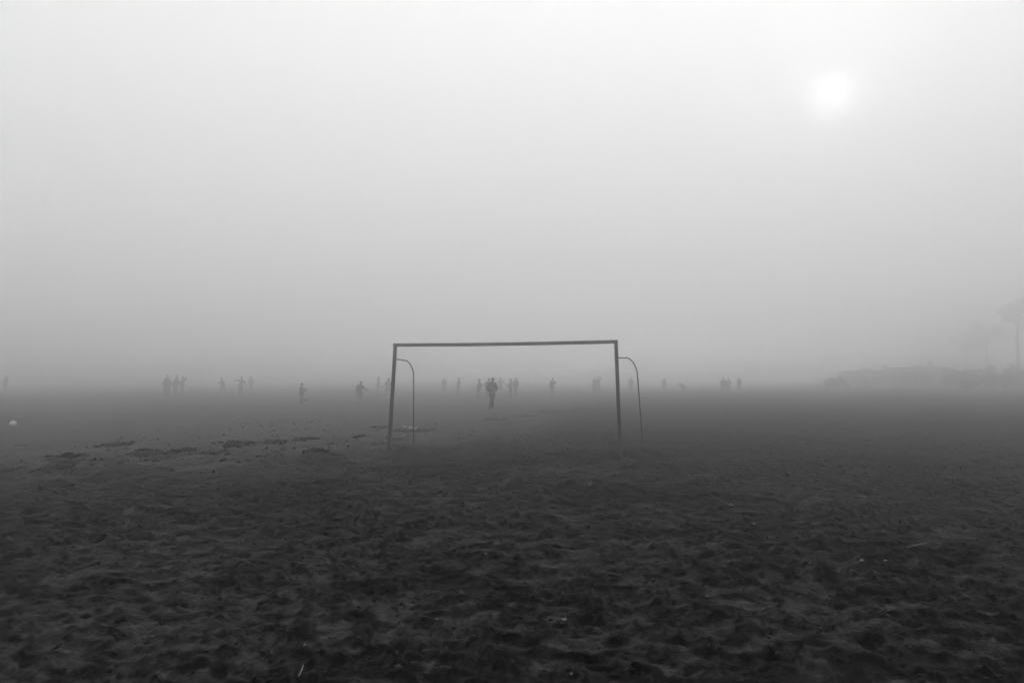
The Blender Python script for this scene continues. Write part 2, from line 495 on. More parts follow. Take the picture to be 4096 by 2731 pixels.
def person(px, py, height, facing, label, over=None, top='dark', bottom='dark', skin=0, sleeves='long', legs='long', build=1.0,
           hair=True, robe=None, jacket=False, hood=False, voxel=0.008, hair_long=False, shift=(0, 0)):
    H = height
    g = on_ground(px, py)
    g.x += shift[0]; g.y += shift[1]
    g.z = gz(g.x, g.y)
    J = body_pose(facing)
    f, r = J['_f'], J['_r']
    for k, v in (over or {}).items():
        if k == 'lean':                          # shift the upper body (x, y) growing upwards from the pelvis
            for n in ('waist', 'chest', 'neck', 'head', 'shl', 'shr', 'ell', 'elr', 'hal', 'har'):
                w = max(0, (J[n].z - .5)) / .42
                J[n] = J[n] + Vector((v[0] * w, v[1] * w, -0.35 * (abs(v[0]) + abs(v[1])) * w))
            continue
    for k, v in (over or {}).items():
        if k == 'lean': continue
        if len(v) == 2: J[k] = Vector((v[0], J[k].y, v[1]))
        else: J[k] = Vector(v)
    P = {k: v * H for k, v in J.items() if k[0] != '_'}
    w = build
    rot = Matrix((r, f, Vector((0, 0, 1)))).transposed()
    up = (P['neck'] - P['pelvis']).normalized()
    rr = (r - up * r.dot(up)).normalized()
    trot = Matrix((rr, up.cross(rr), up)).transposed()
    def torso(bm, e):
        ball(bm, P['pelvis'], (.088 * w) * H + e, .066 * w * H + e, .075 * H + e, trot)
        ball(bm, P['waist'], .076 * w * H + e, .056 * w * H + e, .085 * H + e, trot)
        ball(bm, P['chest'], .095 * w * H + e, .066 * w * H + e, .095 * H + e, trot)
        for q in 'lr':                                  # sloping shoulders
            limb(bm, P['neck'] - up * .022 * H, P['sh' + q], .036 * H + e * .5, .036 * H + e * .7)
            limb(bm, P['chest'], P['sh' + q], .055 * H + e, .038 * H + e * .8)
        limb(bm, P['chest'], P['neck'] - up * .012 * H, .05 * H + e, .036 * H + e * .4)
    body = bmesh.new()
    torso(body, 0)
    limb(body, P['neck'], P['head'] - Vector((0, 0, .03 * H)), .034 * H, .031 * H)
    hd = (P['head'] - P['neck']).normalized()
    hc = P['head']
    ball(body, hc, .044 * H, .056 * H, .063 * H, rot, 3)
    ball(body, hc + f * .018 * H - Vector((0, 0, .035 * H)), .032 * H, .036 * H, .034 * H, rot)      # jaw
    limb(body, hc + f * .052 * H + Vector((0, 0, .006 * H)), hc + f * .066 * H - Vector((0, 0, .014 * H)), .005 * H, .009 * H)   # nose
    limb(body, hc + f * .046 * H - r * .022 * H + Vector((0, 0, .012 * H)), hc + f * .046 * H + r * .022 * H + Vector((0, 0, .012 * H)), .009 * H, .009 * H)  # brow
    limb(body, hc + f * .05 * H - r * .011 * H - Vector((0, 0, .032 * H)), hc + f * .05 * H + r * .011 * H - Vector((0, 0, .032 * H)), .006 * H, .006 * H)   # mouth
    for k in (-1, 1):
        ball(body, hc + r * (k * .045 * H) - Vector((0, 0, .006 * H)), .006 * H, .013 * H, .019 * H, rot)     # ear
    for n, k in (('l', -1), ('r', 1)):
        limb(body, P['sh' + n], P['el' + n], .032 * H * w, .025 * H)
        limb(body, P['el' + n], P['ha' + n], .025 * H, .016 * H)
        d = (P['ha' + n] - P['el' + n]).normalized()
        side = d.cross(Vector((0, 0, 1)))
        side = f.copy() if side.length < .45 else d.cross(side.normalized()).normalized()
        side = (side - d * side.dot(d)).normalized()
        nrm = d.cross(side)
        pm = P['ha' + n] + d * .028 * H
        M3 = Matrix((side, nrm, d)).transposed()
        ball(body, pm, .024 * H, .012 * H, .032 * H, M3)                                             # palm
        for i, ln in enumerate((.036, .043, .040, .031)):                                         # fingers, slightly curled
            o = (i - 1.5) * .0142 * H
            a = pm + side * o + d * .022 * H
            b = a + d * (ln * .55 * H) + side * (o * .12) + nrm * (.004 * H * k)
            c = b + d * (ln * .45 * H) + nrm * (.012 * H * k)
            limb(body, a, b, .0058 * H, .0053 * H, 8); limb(body, b, c, .0053 * H, .0045 * H, 8)
        a = pm - d * .012 * H + side * .02 * H
        limb(body, a, a + side * .02 * H + d * .024 * H + nrm * (.008 * H * k), .0075 * H, .0058 * H, 8)     # thumb
        limb(body, P['hip' + n], P['kn' + n], .052 * H * w, .034 * H)
        limb(body, P['kn' + n], P['an' + n], .033 * H, .021 * H)
        calf = P['kn' + n].lerp(P['an' + n], .32)
        ball(body, calf, .033 * H)
        limb(body, P['an' + n] - Vector((0, 0, .018 * H)), P['to' + n], .022 * H, .017 * H)
    o = remeshed('person', body, voxel, M_SKIN[skin], None, 0.35, 2)
    # clothing --------------------------------------------------------------
    if top and not robe:
        e = .016 * H if not jacket else .02 * H
        bm = bmesh.new()
        torso(bm, e)
        for n in 'lr':
            ra = .036 * H + e; rb = .028 * H + e
            if sleeves == 'long':
                limb(bm, P['sh' + n], P['el' + n], ra, rb)
                wr = P['el' + n].lerp(P['ha' + n], .93)
                limb(bm, P['el' + n], wr, rb, .020 * H + e * .6)
            else:
                limb(bm, P['sh' + n], P['sh' + n].lerp(P['el' + n], .6), ra, rb + .004)
        if jacket:
            ball(bm, P['chest'] - up * .045 * H, .128 * H, .095 * H, .10 * H, trot)
            ball(bm, P['waist'] + up * .01 * H, .132 * H, .10 * H, .085 * H, trot)
            limb(bm, P['waist'], P['pelvis'] + up * .035 * H, .112 * H, .104 * H, 20)
            limb(bm, P['neck'] - up * .02 * H, P['neck'] + up * .004 * H, .046 * H, .04 * H)
        else:
            limb(bm, P['waist'], P['pelvis'] - up * .03 * H, .078 * H * w + e, .084 * H * w + e, 16)
        if hood: ball(bm, hc - f * .01 * H, .058 * H, .066 * H, .076 * H, rot)
        remeshed('jacket' if jacket else ('shirt' if sleeves == 'short' else 'sweater'), bm, .014, M_CLOTH[top], o, 0.6, 5)
        if jacket:                                  # pale shirt hem showing under the jacket
            bm = bmesh.new()
            tube(bm, [P['pelvis'] - up * .03 * H, P['pelvis'] - up * .008 * H], [.116 * H, .112 * H], 24)
            remeshed('shirt_hem', bm, .012, M_CLOTH['pale'], o, 0.6, 3)
    if robe:
        bm = bmesh.new()
        torso(bm, .018 * H)
        for n in 'lr':
            limb(bm, P['sh' + n], P['el' + n], .05 * H, .048 * H)
            limb(bm, P['el' + n], P['el' + n].lerp(P['ha' + n], .92), .048 * H, .05 * H)
        foot = (P['anl'] + P['anr']) / 2
        foot.z = .14 * H
        limb(bm, P['waist'], foot, .095 * H * w, .112 * H * w, 20)
        if hood: ball(bm, hc - f * .01 * H, .058 * H, .066 * H, .078 * H, rot); ball(bm, hc - f * .03 * H + Vector((0, 0, .05 * H)), .03 * H, .035 * H, .045 * H, rot)
        remeshed('robe', bm, .016, M_CLOTH[robe], o, 0.6, 5)
    if bottom and not robe:
        bm = bmesh.new()
        e = .012 * H
        ball(bm, P['pelvis'] - up * .012 * H, .088 * H * w + e, .068 * H * w + e, .06 * H + e, trot)
        for n in 'lr':
            if legs == 'long':
                limb(bm, P['hip' + n], P['kn' + n], .054 * H * w + e, .038 * H + e)
                limb(bm, P['kn' + n], P['kn' + n].lerp(P['an' + n], .92), .038 * H + e, .026 * H + e)
            else:
                limb(bm, P['hip' + n], P['hip' + n].lerp(P['kn' + n], .82), .056 * H * w + e, .048 * H + e)
        remeshed('trousers' if legs == 'long' else 'shorts', bm, .013, M_CLOTH[bottom], o, 0.6, 4)
    if hair and not hood:
        bm = bmesh.new()
        ball(bm, hc - f * .012 * H + Vector((0, 0, .012 * H)), .05 * H, .056 * H, .062 * H, rot, 3)
        if hair_long: limb(bm, hc - f * .03 * H, P['neck'] - f * .03 * H, .045 * H, .035 * H)
        remeshed('hair', bm, .011, M_HAIR, o, 0.6, 2)
    for n in 'lr':
        bm = bmesh.new()
        limb(bm, P['an' + n] - Vector((0, 0, .02 * H)), P['to' + n], .028 * H, .024 * H)
        remeshed('shoe', bm, .011, M_CLOTH['black'], o, 0.6, 2)
    zmin = min(P['anl'].z, P['anr'].z, P['tol'].z, P['tor'].z) - .034 * H
    o.location = g - Vector((0, 0, zmin + .012))
    tag(o, label, 'person', 'people out on the misty sand')
    return o

def build_people():
    AWAY, TOWARD, LEFT, RIGHT = 0.0, PI, PI / 2, -PI / 2
    # nearest, in the middle of the goal
    person(1968, 1633, 1.68, AWAY + .12, 'man in a bulky dark jacket and slim trousers walking in the middle of the goal', {
        'ell': (-.152, -.03, .645), 'hal': (-.115, .06, .575), 'elr': (.155, -.03, .64), 'har': (.112, .06, .57),
        'shl': (-.088, 0, .785), 'shr': (.094, 0, .785),
        'pelvis': (.0, 0, .53), 'hipl': (-.045, 0, .515), 'hipr': (.05, 0, .515),
        'knl': (-.014, .03, .285), 'anl': (-.072, -.08, .075), 'tol': (-.085, -.03, .02),
        'knr': (.018, .05, .285), 'anr': (.018, .08, .05), 'tor': (.03, .17, .02), 'head': (.022, .012, .925)},
        top='black', bottom='black', jacket=True, voxel=.007)
    # boys in front, left of the goal
    person(1206, 1619, 1.36, LEFT, 'boy balancing on one leg with the other lower leg kicked back behind him', {
        'knl': (0.0, -.04, .29), 'anl': (-.005, -.04, .045), 'tol': (-.09, -.04, .018), 'hipl': (.01, -.05, .51),
        'hipr': (.01, .05, .51), 'knr': (.03, .05, .27), 'anr': (.23, .05, .235), 'tor': (.27, .05, .30),
        'elr': (.16, .1, .66), 'har': (.04, .1, .58), 'ell': (.14, -.1, .65), 'hal': (.02, -.1, .60), 'head': (.0, 0, .925)},
        top='dark', bottom='dark', build=1.05)
    person(1438, 1618, 1.42, AWAY + .3, 'boy in a long shirt holding his right arm out and down, left of the goal', {
        'lean': (.02, 0), 'elr': (.17, .02, .70), 'har': (.32, .02, .615), 'head': (.055, .01, .925), 'hal': (-.11, .02, .47)},
        top='dark', bottom='mid', legs='short', sleeves='long', build=1.1)
    person(1553, 1601, 1.62, AWAY - .2, 'person partly behind the left goalpost with one arm held out low', {
        'ell': (-.16, .0, .68), 'hal': (-.29, .02, .60), 'elr': (.16, 0, .65)}, top='mid', bottom='mid', sleeves='short')
    person(1514, 1582, 1.72, LEFT + .3, 'faint figure far off just left of the left goalpost', {'lean': (-.01, 0)}, top='mid', bottom='mid')
    # group on the left
    person(668, 1584, 1.86, TOWARD + .2, 'broad figure in a hooded robe, first of the huddle of three on the left', {
        'ell': (-.19, 0, .64), 'hal': (-.20, .02, .50), 'elr': (.17, 0, .65), 'har': (.19, .02, .52)}, robe='dark', hood=True, build=1.3)
    person(701, 1585, 1.83, TOWARD - .3, 'figure with the head tilted to the right, in the middle of the huddle of three', {
        'lean': (.07, 0), 'ell': (-.10, 0, .66), 'hal': (-.10, .05, .50), 'elr': (.20, 0, .63), 'har': (.09, .05, .54)}, top='dark', bottom='dark', build=1.3)
    person(728, 1581, 1.76, LEFT + .6, 'person holding one hand up beside the face, on the right of the huddle of three', {
        'lean': (.03, 0), 'elr': (.13, .05, .80), 'har': (.17, .05, .91), 'ell': (-.1, 0, .64)}, top='dark', bottom='dark', build=1.2)
    person(20, 1578, 1.83, RIGHT, 'tall slim figure at the far left edge of the beach', {
        'lean': (.02, 0), 'ell': (-.09, 0, .64), 'hal': (-.05, .02, .5)}, robe='mid', hood=False, build=.9)
    person(890, 1577, 1.70, LEFT, 'running person leaning left with the legs spread, one hand out low', {
        'lean': (-.07, 0), 'ell': (-.16, -.05, .66), 'hal': (-.25, -.05, .58), 'elr': (.07, .08, .66), 'har': (.02, .1, .55),
        'knl': (-.06, -.05, .29), 'anl': (-.13, -.05, .06), 'tol': (-.21, -.05, .04), 'knr': (.10, .05, .29), 'anr': (.21, .05, .10), 'tor': (.20, .05, .02)},
        top='dark', bottom='dark', build=1.2)
    person(963, 1581, 1.74, AWAY, 'person stretching the left arm straight out to the side, beyond the running one', {
        'lean': (.03, 0), 'ell': (-.19, 0, .80), 'hal': (-.34, 0, .805), 'elr': (.20, 0, .68), 'har': (.26, 0, .54)}, top='dark', bottom='dark', build=1.1)
    person(1003, 1572, 1.78, AWAY, 'dim figure standing behind the one with the outstretched arm', {
        'ell': (-.16, 0, .66), 'hal': (-.12, .03, .53), 'elr': (.15, 0, .66), 'har': (.12, .03, .53)}, top='mid', bottom='mid', sleeves='short')
    # inside the goal mouth
    person(1833, 1584, 1.66, LEFT + .2, 'slim dim figure standing alone in the left half of the goal mouth', {
        'lean': (.04, 0), 'elr': (.09, .05, .65), 'ell': (.06, -.05, .65), 'har': (-.02, .05, .52), 'hal': (-.03, -.06, .52)}, top='mid', bottom='mid')
    person(1916, 1594, 1.56, LEFT, 'person with elbows bent back, just left of the man in the bulky jacket', {
        'lean': (.01, 0), 'chest': (.035, 0, .72), 'head': (.0, 0, .925), 'elr': (.14, .08, .63), 'har': (.05, .1, .56), 'ell': (.12, -.1, .63), 'hal': (.0, -.1, .55),
        'knl': (-.03, -.04, .29), 'anl': (-.06, -.04, .05), 'tol': (-.14, -.04, .02)}, top='dark', bottom='dark', build=1.1)
    person(1952, 1593, 1.62, AWAY, 'person half hidden behind the man in the bulky jacket', {
        'lean': (.05, 0), 'ell': (-.18, 0, .63), 'hal': (-.10, .05, .56), 'knl': (-.06, 0, .29), 'anl': (-.10, 0, .045), 'tol': (-.11, .08, .02)}, top='dark', bottom='dark')
    person(2003, 1580, 1.66, AWAY, 'dim figure with one arm reaching out low, right of the man in the bulky jacket', {
        'elr': (.18, 0, .68), 'har': (.30, 0, .57)}, top='mid', bottom='mid', sleeves='short')
    person(2042, 1592, 1.55, RIGHT + .4, 'person with one elbow out, left one of the pair right of the bulky jacket', {
        'ell': (-.16, -.05, .60), 'hal': (-.06, -.03, .53), 'elr': (.11, .05, .66), 'har': (.10, .03, .78)}, top='mid', bottom='dark', build=1.05)
    person(2063, 1584, 1.68, AWAY + .5, 'taller round-backed person, right one of the pair right of the bulky jacket', {
        'lean': (.02, 0), 'chest': (.035, 0, .73), 'knl': (-.05, 0, .29), 'anl': (-.08, 0, .045), 'tol': (-.10, .07, .02)}, top='dark', bottom='dark')
    person(2210, 1582, 1.63, AWAY, 'lone figure in the right half of the goal mouth with one elbow out', {
        'elr': (.19, 0, .72), 'har': (.09, .06, .64), 'ell': (-.13, 0, .64), 'head': (.02, 0, .925)}, top='dark', bottom='dark', build=.95)
    person(2379, 1575, 1.66, TOWARD, 'faint broad figure, left one of the two beside the right goalpost', {'elr': (.16, 0, .66)}, robe='dark', build=1.05)
    person(2394, 1573, 1.70, AWAY, 'faint figure raising one hand, right one of two beside the right goalpost', {
        'elr': (.13, 0, .84), 'har': (.16, 0, .95)}, top='dark', bottom='dark', build=.9)
    person(2525, 1571, 1.66, AWAY, 'very faint figure seen between the right goalpost and its stanchion', None, top='dark', bottom='dark', build=1.1)
    person(2658, 1568, 1.64, TOWARD, 'very faint figure far off, to the right of the goal', {'ell': (-.17, 0, .66)}, top='dark', bottom='dark', build=1.1)
    person(1777, 1570, 1.66, TOWARD, 'very faint figure far off in the left half of the goal mouth', None, top='dark', bottom='dark', build=1.1)
    person(2732, 1572, 1.45, LEFT, 'person bent far forward with one arm stretched out in front', {
        'pelvis': (.06, 0, .42), 'waist': (.03, 0, .50), 'chest': (-.06, 0, .56), 'neck': (-.14, 0, .60), 'head': (-.21, 0, .62),
        'shl': (-.12, -.1, .58), 'shr': (-.12, .1, .58), 'ell': (-.24, -.1, .57), 'hal': (-.36, -.1, .62), 'elr': (-.08, .1, .44), 'har': (-.14, .1, .34),
        'hipl': (.06, -.05, .41), 'hipr': (.06, .05, .41), 'knl': (-.02, -.05, .25), 'knr': (.10, .06, .23), 'anl': (.0, -.05, .045), 'anr': (.16, .06, .05),
        'tol': (-.08, -.05, .02), 'tor': (.08, .06, .02)}, top='dark', bottom='dark', build=1.15)
    person(2895, 1577, 1.70, AWAY, 'left one of two people standing shoulder to shoulder right of the goal', {
        'ell': (-.17, 0, .66), 'hal': (-.13, .05, .54)}, robe='dark', build=1.1)
    person(2914, 1576, 1.66, AWAY, 'right one of two people standing shoulder to shoulder right of the goal', {
        'elr': (.17, 0, .66), 'har': (.13, .05, .54)}, top='dark', bottom='dark', build=1.15)
    person(2958, 1574, 1.70, LEFT + .5, 'slim person standing alone right of the close pair', {'lean': (-.01, 0)}, top='dark', bottom='dark')

# ------------------------------------------------------------------ things lying on the sand
M_HEAP = material('dark_wet_sand', 0.006, 0.014, 14, 0.95, 0.1, 0.6, 45)
M_HEAP_DRY = material('dark_drying_sand', 0.012, 0.026, 14, 0.95, 0.1, 0.6, 45)
M_CRUMB = material('sand_crumb', 0.008, 0.04, 2.5, 0.95, 0.08)
M_WHITE = material('dirty_white_plastic', 0.42, 0.6, 9, 0.6, 0.35, 0.2, 25)
M_SHELL = material('pale_shell', 0.10, 0.24, 60, 0.6, 0.3)
M_STICK = material('bleached_wood', 0.2, 0.34, 30, 0.8, 0.2)

def heap(px, py, wpx, hpx, depth, label, seed):
    """ragged low heap of churned sand"""
    c = on_ground(px, py)
    s = F / c.y
    W, Hh = wpx / s / 2, 0.72 * hpx / s
    n, m = (96, 34) if wpx > 40 else (36, 18)
    bm = bmesh.new()
    U, V = np.meshgrid(np.linspace(-1, 1, n), np.linspace(-1, 1, m))
    X, Y = c.x + U * W * 1.15, c.y + V * depth / 2 * 1.2
    edge = np.sqrt(U * U * 1.25 + V * V * 1.25) + 1.6 * fbm(X * 2.6 / max(W, .25), Y * 4.2, 70 + seed, 4, .6)
    E = 1 - sstep(.35, 1.0, edge)
    Z = relief(X, Y) * 0.8 + E * Hh * (0.95 + 1.1 * fbm(X * 5, Y * 5, 90 + seed, 4, .42)) - 0.036 * (1 - E) - 0.004
    rows = [[bm.verts.new((X[j, i] - c.x, Y[j, i] - c.y, Z[j, i])) for i in range(n)] for j in range(m)]
    for j in range(m - 1):
        for i in range(n - 1):
            bm.faces.new((rows[j][i], rows[j][i + 1], rows[j + 1][i + 1], rows[j + 1][i]))
    o = from_bm('sand_heap', bm, M_HEAP if px < 1800 else M_HEAP_DRY)
    o.location = (c.x, c.y, 0)
    return tag(o, label, 'sand heap', 'dark heaps along the edge of the churned sand')

def build_heaps():
    L = [
        (453, 1783, 118, 15, 1.0, 'smooth topped dark heap standing apart on the pale sand'),
        (278, 1826, 112, 15, .8, 'dark heap at the back of the leftmost stack of three heaps'),
        (280, 1846, 128, 9, .7, 'flat dark heap in the middle of the leftmost stack of three heaps'),
        (228, 1868, 100, 9, .7, 'dark heap at the front of the leftmost stack of three heaps'),
        (604, 1813, 165, 13, 1.1, 'longest dark heap, a wide ridge halfway between the left edge and the goal'),
        (735, 1800, 62, 11, .7, 'small peaked dark heap touching the right end of the longest ridge'),
        (860, 1808, 88, 7, .6, 'thin flat dark heap between the peaked heap and the goal'),
        (940, 1782, 78, 19, .9, 'tallest dark heap with a jagged top, left of the goal'),
        (1086, 1767, 112, 11, .9, 'broad dark heap just right of the tallest jagged one'),
        (1214, 1757, 100, 11, .9, 'dark heap with a pointed middle, farthest of those left of the goal'),
        (1268, 1799, 82, 11, .8, 'low dark heap nearest to the left goalpost on its left side'),
        (1446, 1744, 58, 9, .8, 'small dark heap behind the left goalpost and to its left'),
        (30, 1876, 74, 8, .6, 'dark heap cut by the left edge of the picture'),
        (457, 1846, 60, 6, .5, 'small flat dark heap in front of the one standing apart'),
        (1530, 1708, 62, 8, 1.0, 'dark heap behind the left goalpost, farthest back'),
        (1624, 1724, 105, 8, 1.1, 'long dark heap in front of the white plastic sheet inside the goal'),
        (1698, 1722, 70, 9, 1.0, 'dark heap right of the left stanchion inside the goal'),
        (1516, 1772, 62, 6, .6, 'narrow dark heap touching the foot of the left goalpost'),
        (1600, 1752, 70, 5, .7, 'thin dark heap between left goalpost and left stanchion'),
        (96, 1784, 30, 5, .4, 'tiny dark heap alone on the pale sand below the white ball'),
        (1985, 1676, 90, 5, 1.4, 'flat dark heap under the man in the bulky jacket, nearest of its line'),
        (2105, 1664, 90, 5, 1.8, 'flat dark heap in the line off to the right, second nearest'),
        (2225, 1648, 110, 5, 2.2, 'thin dark heap in the line off to the right, third nearest'),
        (2330, 1640, 110, 5, 2.6, 'farthest thin dark heap of the line, near the right goalpost'),
        (588, 1838, 16, 8, .2, 'left one of three small clods in front of the longest ridge'),
        (616, 1838, 18, 7, .2, 'middle one of three small clods in front of the longest ridge'),
        (657, 1830, 18, 8, .2, 'right one of three small clods in front of the longest ridge'),
        (888, 1837, 24, 8, .25, 'single small clod in front of the thin flat heap'),
        (1132, 1795, 18, 8, .2, 'single small clod in front of the broad heap left of the goal'),
    ]
    for k, (px, py, w, h, d, lab) in enumerate(L):
        heap(px, py, w, h, d, lab, k * 5)

def build_ball():
    c = on_ground(52, 1706)
    r = 0.112
    root = bpy.data.meshes.new('football')
    bm = bmesh.new()
    bmesh.ops.create_icosphere(bm, subdivisions=4, radius=r)
    # seams of a football: press the edges of a soccer-ball pattern in a little
    ico = bmesh.new(); bmesh.ops.create_icosphere(ico, subdivisions=1, radius=1.0)
    pts = [v.co.normalized() for v in ico.verts] + [f.calc_center_median().normalized() for f in ico.faces]
    ico.free()
    for v in bm.verts:
        d = sorted((v.co.normalized() - p).length for p in pts)
        g = d[1] - d[0]
        v.co *= 1 - 0.025 * max(0, 1 - g / 0.06)
    bm.to_mesh(root); bm.free()
    o = link('football', root, M_WHITE)
    o.location = (c.x, c.y, gz(c.x, c.y) + r * .92)
    tag(o, 'white football lying on the sand near the left edge of the picture', 'ball')

def crumpled(name, px, py, W, Dp, Hh, label, seed, mat, cat):
    c = on_ground(px, py)
    n, m = 26, 14
    bm = bmesh.new()
    U, V = np.meshgrid(np.linspace(-1, 1, n), np.linspace(-1, 1, m))
    X = U * W / 2 * (1 + .15 * np.sin(V * 3 + seed)); Y = V * Dp / 2 * (0.6 + .4 * np.cos(U * 2.3 + seed))
    Z = relief(c.x + X, c.y + Y) - gz(c.x, c.y) + Hh * np.maximum(0, 0.65 - .35 * U + 1.1 * fbm(U * 2.4 + seed, V * 1.6, seed, 4, .6))
    rows = [[bm.verts.new((X[j, i], Y[j, i], Z[j, i])) for i in range(n)] for j in range(m)]
    for j in range(m - 1):
        for i in range(n - 1):
            bm.faces.new((rows[j][i], rows[j][i + 1], rows[j + 1][i + 1], rows[j + 1][i]))
    ret = bmesh.ops.solidify(bm, geom=bm.faces[:], thickness=0.004)
    o = from_bm(name, bm, mat)
    o.location = (c.x, c.y, gz(c.x, c.y) + .006)
    return tag(o, label, cat)

def sight_hit(px, py):
    """where a line of sight meets the sand"""
    d = ray(px, py)
    T = np.arange(1.5, 45, .01)
    z = CAM_H + d.z * T
    k = int(np.argmax(z <= relief(d.x * T, d.y * T)))
    return Vector((0, 0, CAM_H)) + d * T[k]

def build_litter():
    crumpled('plastic_sheet', 1632, 1716, .33, .5, .085, 'crumpled white plastic sheet on the sand left of the left stanchion, the larger one', 4, M_WHITE, 'plastic sheet')
    crumpled('plastic_sheet', 1668, 1718, .17, .3, .055, 'smaller torn piece of white plastic just right of the left stanchion', 9, M_WHITE, 'plastic sheet')
    crumpled('paper_scrap', 1614, 1744, .07, .12, .03, 'white scrap between the plastic sheet and the ground bar of the goal', 14, M_WHITE, 'scrap')
    bits = [
        (2923, 2022, 'pale bent scrap on dark sand, farthest of the specks to the right of the goal', .05),
        (3015, 2098, 'small pale speck of litter right of the bent scrap', .035),
        (2866, 2124, 'tiny pale speck of litter left of and below the bent scrap', .025),
        (3448, 2244, 'pale shell, left one of two close together on the right', .035),
        (3543, 2248, 'pale shell, right one of two close together on the right', .035),
        (2828, 2388, 'small pale shell in the middle of the right foreground', .025),
        (2257, 2478, 'pale torn scrap in the foreground right of the centre', .03),
        (2286, 2699, 'bright pebble at the bottom edge of the picture right of the centre', .016),
        (1942, 2216, 'pale chip on the dark sand below the middle of the goal', .03),
        (1746, 2476, 'small bright chip in the foreground left of the centre', .018),
        (1218, 2580, 'pale pebble in the dark left foreground', .02),
        (572, 1947, 'small pale fleck on the sand at the left, below the heaps', .035),
    ]
    for k, (px, py, lab, sz) in enumerate(bits):
        c = on_ground(px, py)
        bm = bmesh.new()
        sz *= .62
        bmesh.ops.create_icosphere(bm, subdivisions=2, radius=sz)
        rr = random.Random(k)
        for v in bm.verts:
            v.co.x *= .8 + .4 * rr.random(); v.co.y *= .55 + .4 * rr.random(); v.co.z *= .32 + .3 * rr.random()
        nm = 'shell' if 'shell' in lab else ('pebble' if 'pebble' in lab else 'litter_scrap')
        o = from_bm(nm, bm, M_SHELL, None, smooth=False)
        # rest on the visible sand along the sight line
        p = sight_hit(px, py)
        o.location = (p.x, p.y, gz(p.x, p.y) + sz * .15)
        o.rotation_euler = (rr.random() * .5, rr.random() * .5, rr.random() * 6)
        tag(o, lab, 'shell' if nm == 'shell' else ('pebble' if nm == 'pebble' else 'litter'))
    for (px, py, ln, az, el, lab) in ((1196, 2702, .055, .3, 1.15, 'short pale twig sticking up at the bottom edge left of the centre'),
                                      (3640, 2190, .2, .2, .12, 'thin pale stick lying on the sand at the right')):
        p = sight_hit(px, py)
        bm = bmesh.new()
        a = Vector((math.cos(az) * math.cos(el), math.sin(az) * math.cos(el), math.sin(el)))
        tube(bm, [a * -.03, a * (ln * .5) + Vector((.004, 0, .003)), a * ln], [.004, .0035, .002], 7)
        o = from_bm('twig', bm, M_STICK)
        o.location = (p.x, p.y, gz(p.x, p.y) + .006)
        tag(o, lab, 'twig')

def build_clods():
    """crumbs of damp sand kicked up by feet, far too many to count"""
    protos = []
    for k in range(10):
        b = bmesh.new(); bmesh.ops.create_icosphere(b, subdivisions=1, radius=1.0)
        rr = random.Random(100 + k)
        sc = (.8 + .5 * rr.random(), .6 + .4 * rr.random(), .4 + .35 * rr.random())
        v = np.array([[c * (.72 + .5 * rr.random()) * q for c, q in zip(x.co, sc)] for x in b.verts])
        protos.append((v, np.array([[x.index for x in f.verts] for f in b.faces]))); b.free()
    n = 16000
    r = np.random.RandomState(5)
    Y = 2.6 + 17 * r.rand(n) ** 1.25
    X = (r.rand(n) * 2 - 1) * (Y * .8 + 1.0)
    clump = fbm(X * .9, Y * .9, 77, 3)
    keep = r.rand(n) < churned(X, Y) * (0.55 + 1.3 * clump)
    X, Y = X[keep], Y[keep]
    S = 0.006 + 0.02 * r.rand(len(X)) ** 2.6
    # bigger crumbs strewn along the ragged edge by the goal
    m = 2600
    Y2 = 10 + 16 * r.rand(m); X2 = -11 + 15 * r.rand(m)
    band = np.exp(-((churned(X2, Y2) - 0.45) / 0.3) ** 2) * (0.35 + 1.6 * np.maximum(0, fbm(X2 * .8, Y2 * .5, 61, 3)))
    k2 = r.rand(m) < band
    X, Y = np.concatenate([X, X2[k2]]), np.concatenate([Y, Y2[k2]])
    S = np.concatenate([S, (0.02 + 0.045 * r.rand(int(k2.sum())) ** 2) * np.where(X2[k2] > -2.7, .5, .9)])
    Z = relief(X, Y)
    vs, fs, off = [], [], 0
    for x, y, z, s in zip(X, Y, Z, S):
        v, f = protos[r.randint(10)]
        a = r.rand() * 6.28; c, sn = math.cos(a), math.sin(a)
        w = v * s
        vs.append(np.stack([x + c * w[:, 0] - sn * w[:, 1], y + sn * w[:, 0] + c * w[:, 1], z + w[:, 2] + s * .12], 1))
        fs.append(f + off); off += len(v)
    me = bpy.data.meshes.new('sand_clods')
    me.from_pydata(np.concatenate(vs).tolist(), [], np.concatenate(fs).tolist())
    o = link('sand_clods', me, M_CRUMB, None, False)
    tag(o, 'scattered crumbs of kicked up damp sand', None, None, 'stuff')

# ------------------------------------------------------------------ far right: huts, bushes, trees
M_WALL = material('stained_plaster', 0.16, 0.30, 1.4, 0.9, 0.15, 0.2, 12)
M_DARK = material('dark_opening', 0.012, 0.03, 3, 0.8, 0.2)
M_ROOF = material('roof_felt', 0.05, 0.08, 2, 0.9, 0.1)
M_LEAF = material('foliage', 0.03, 0.07, 1.2, 0.8, 0.2)
M_BARK = material('bark', 0.04, 0.08, 6, 0.95, 0.1, 0.6, 20)

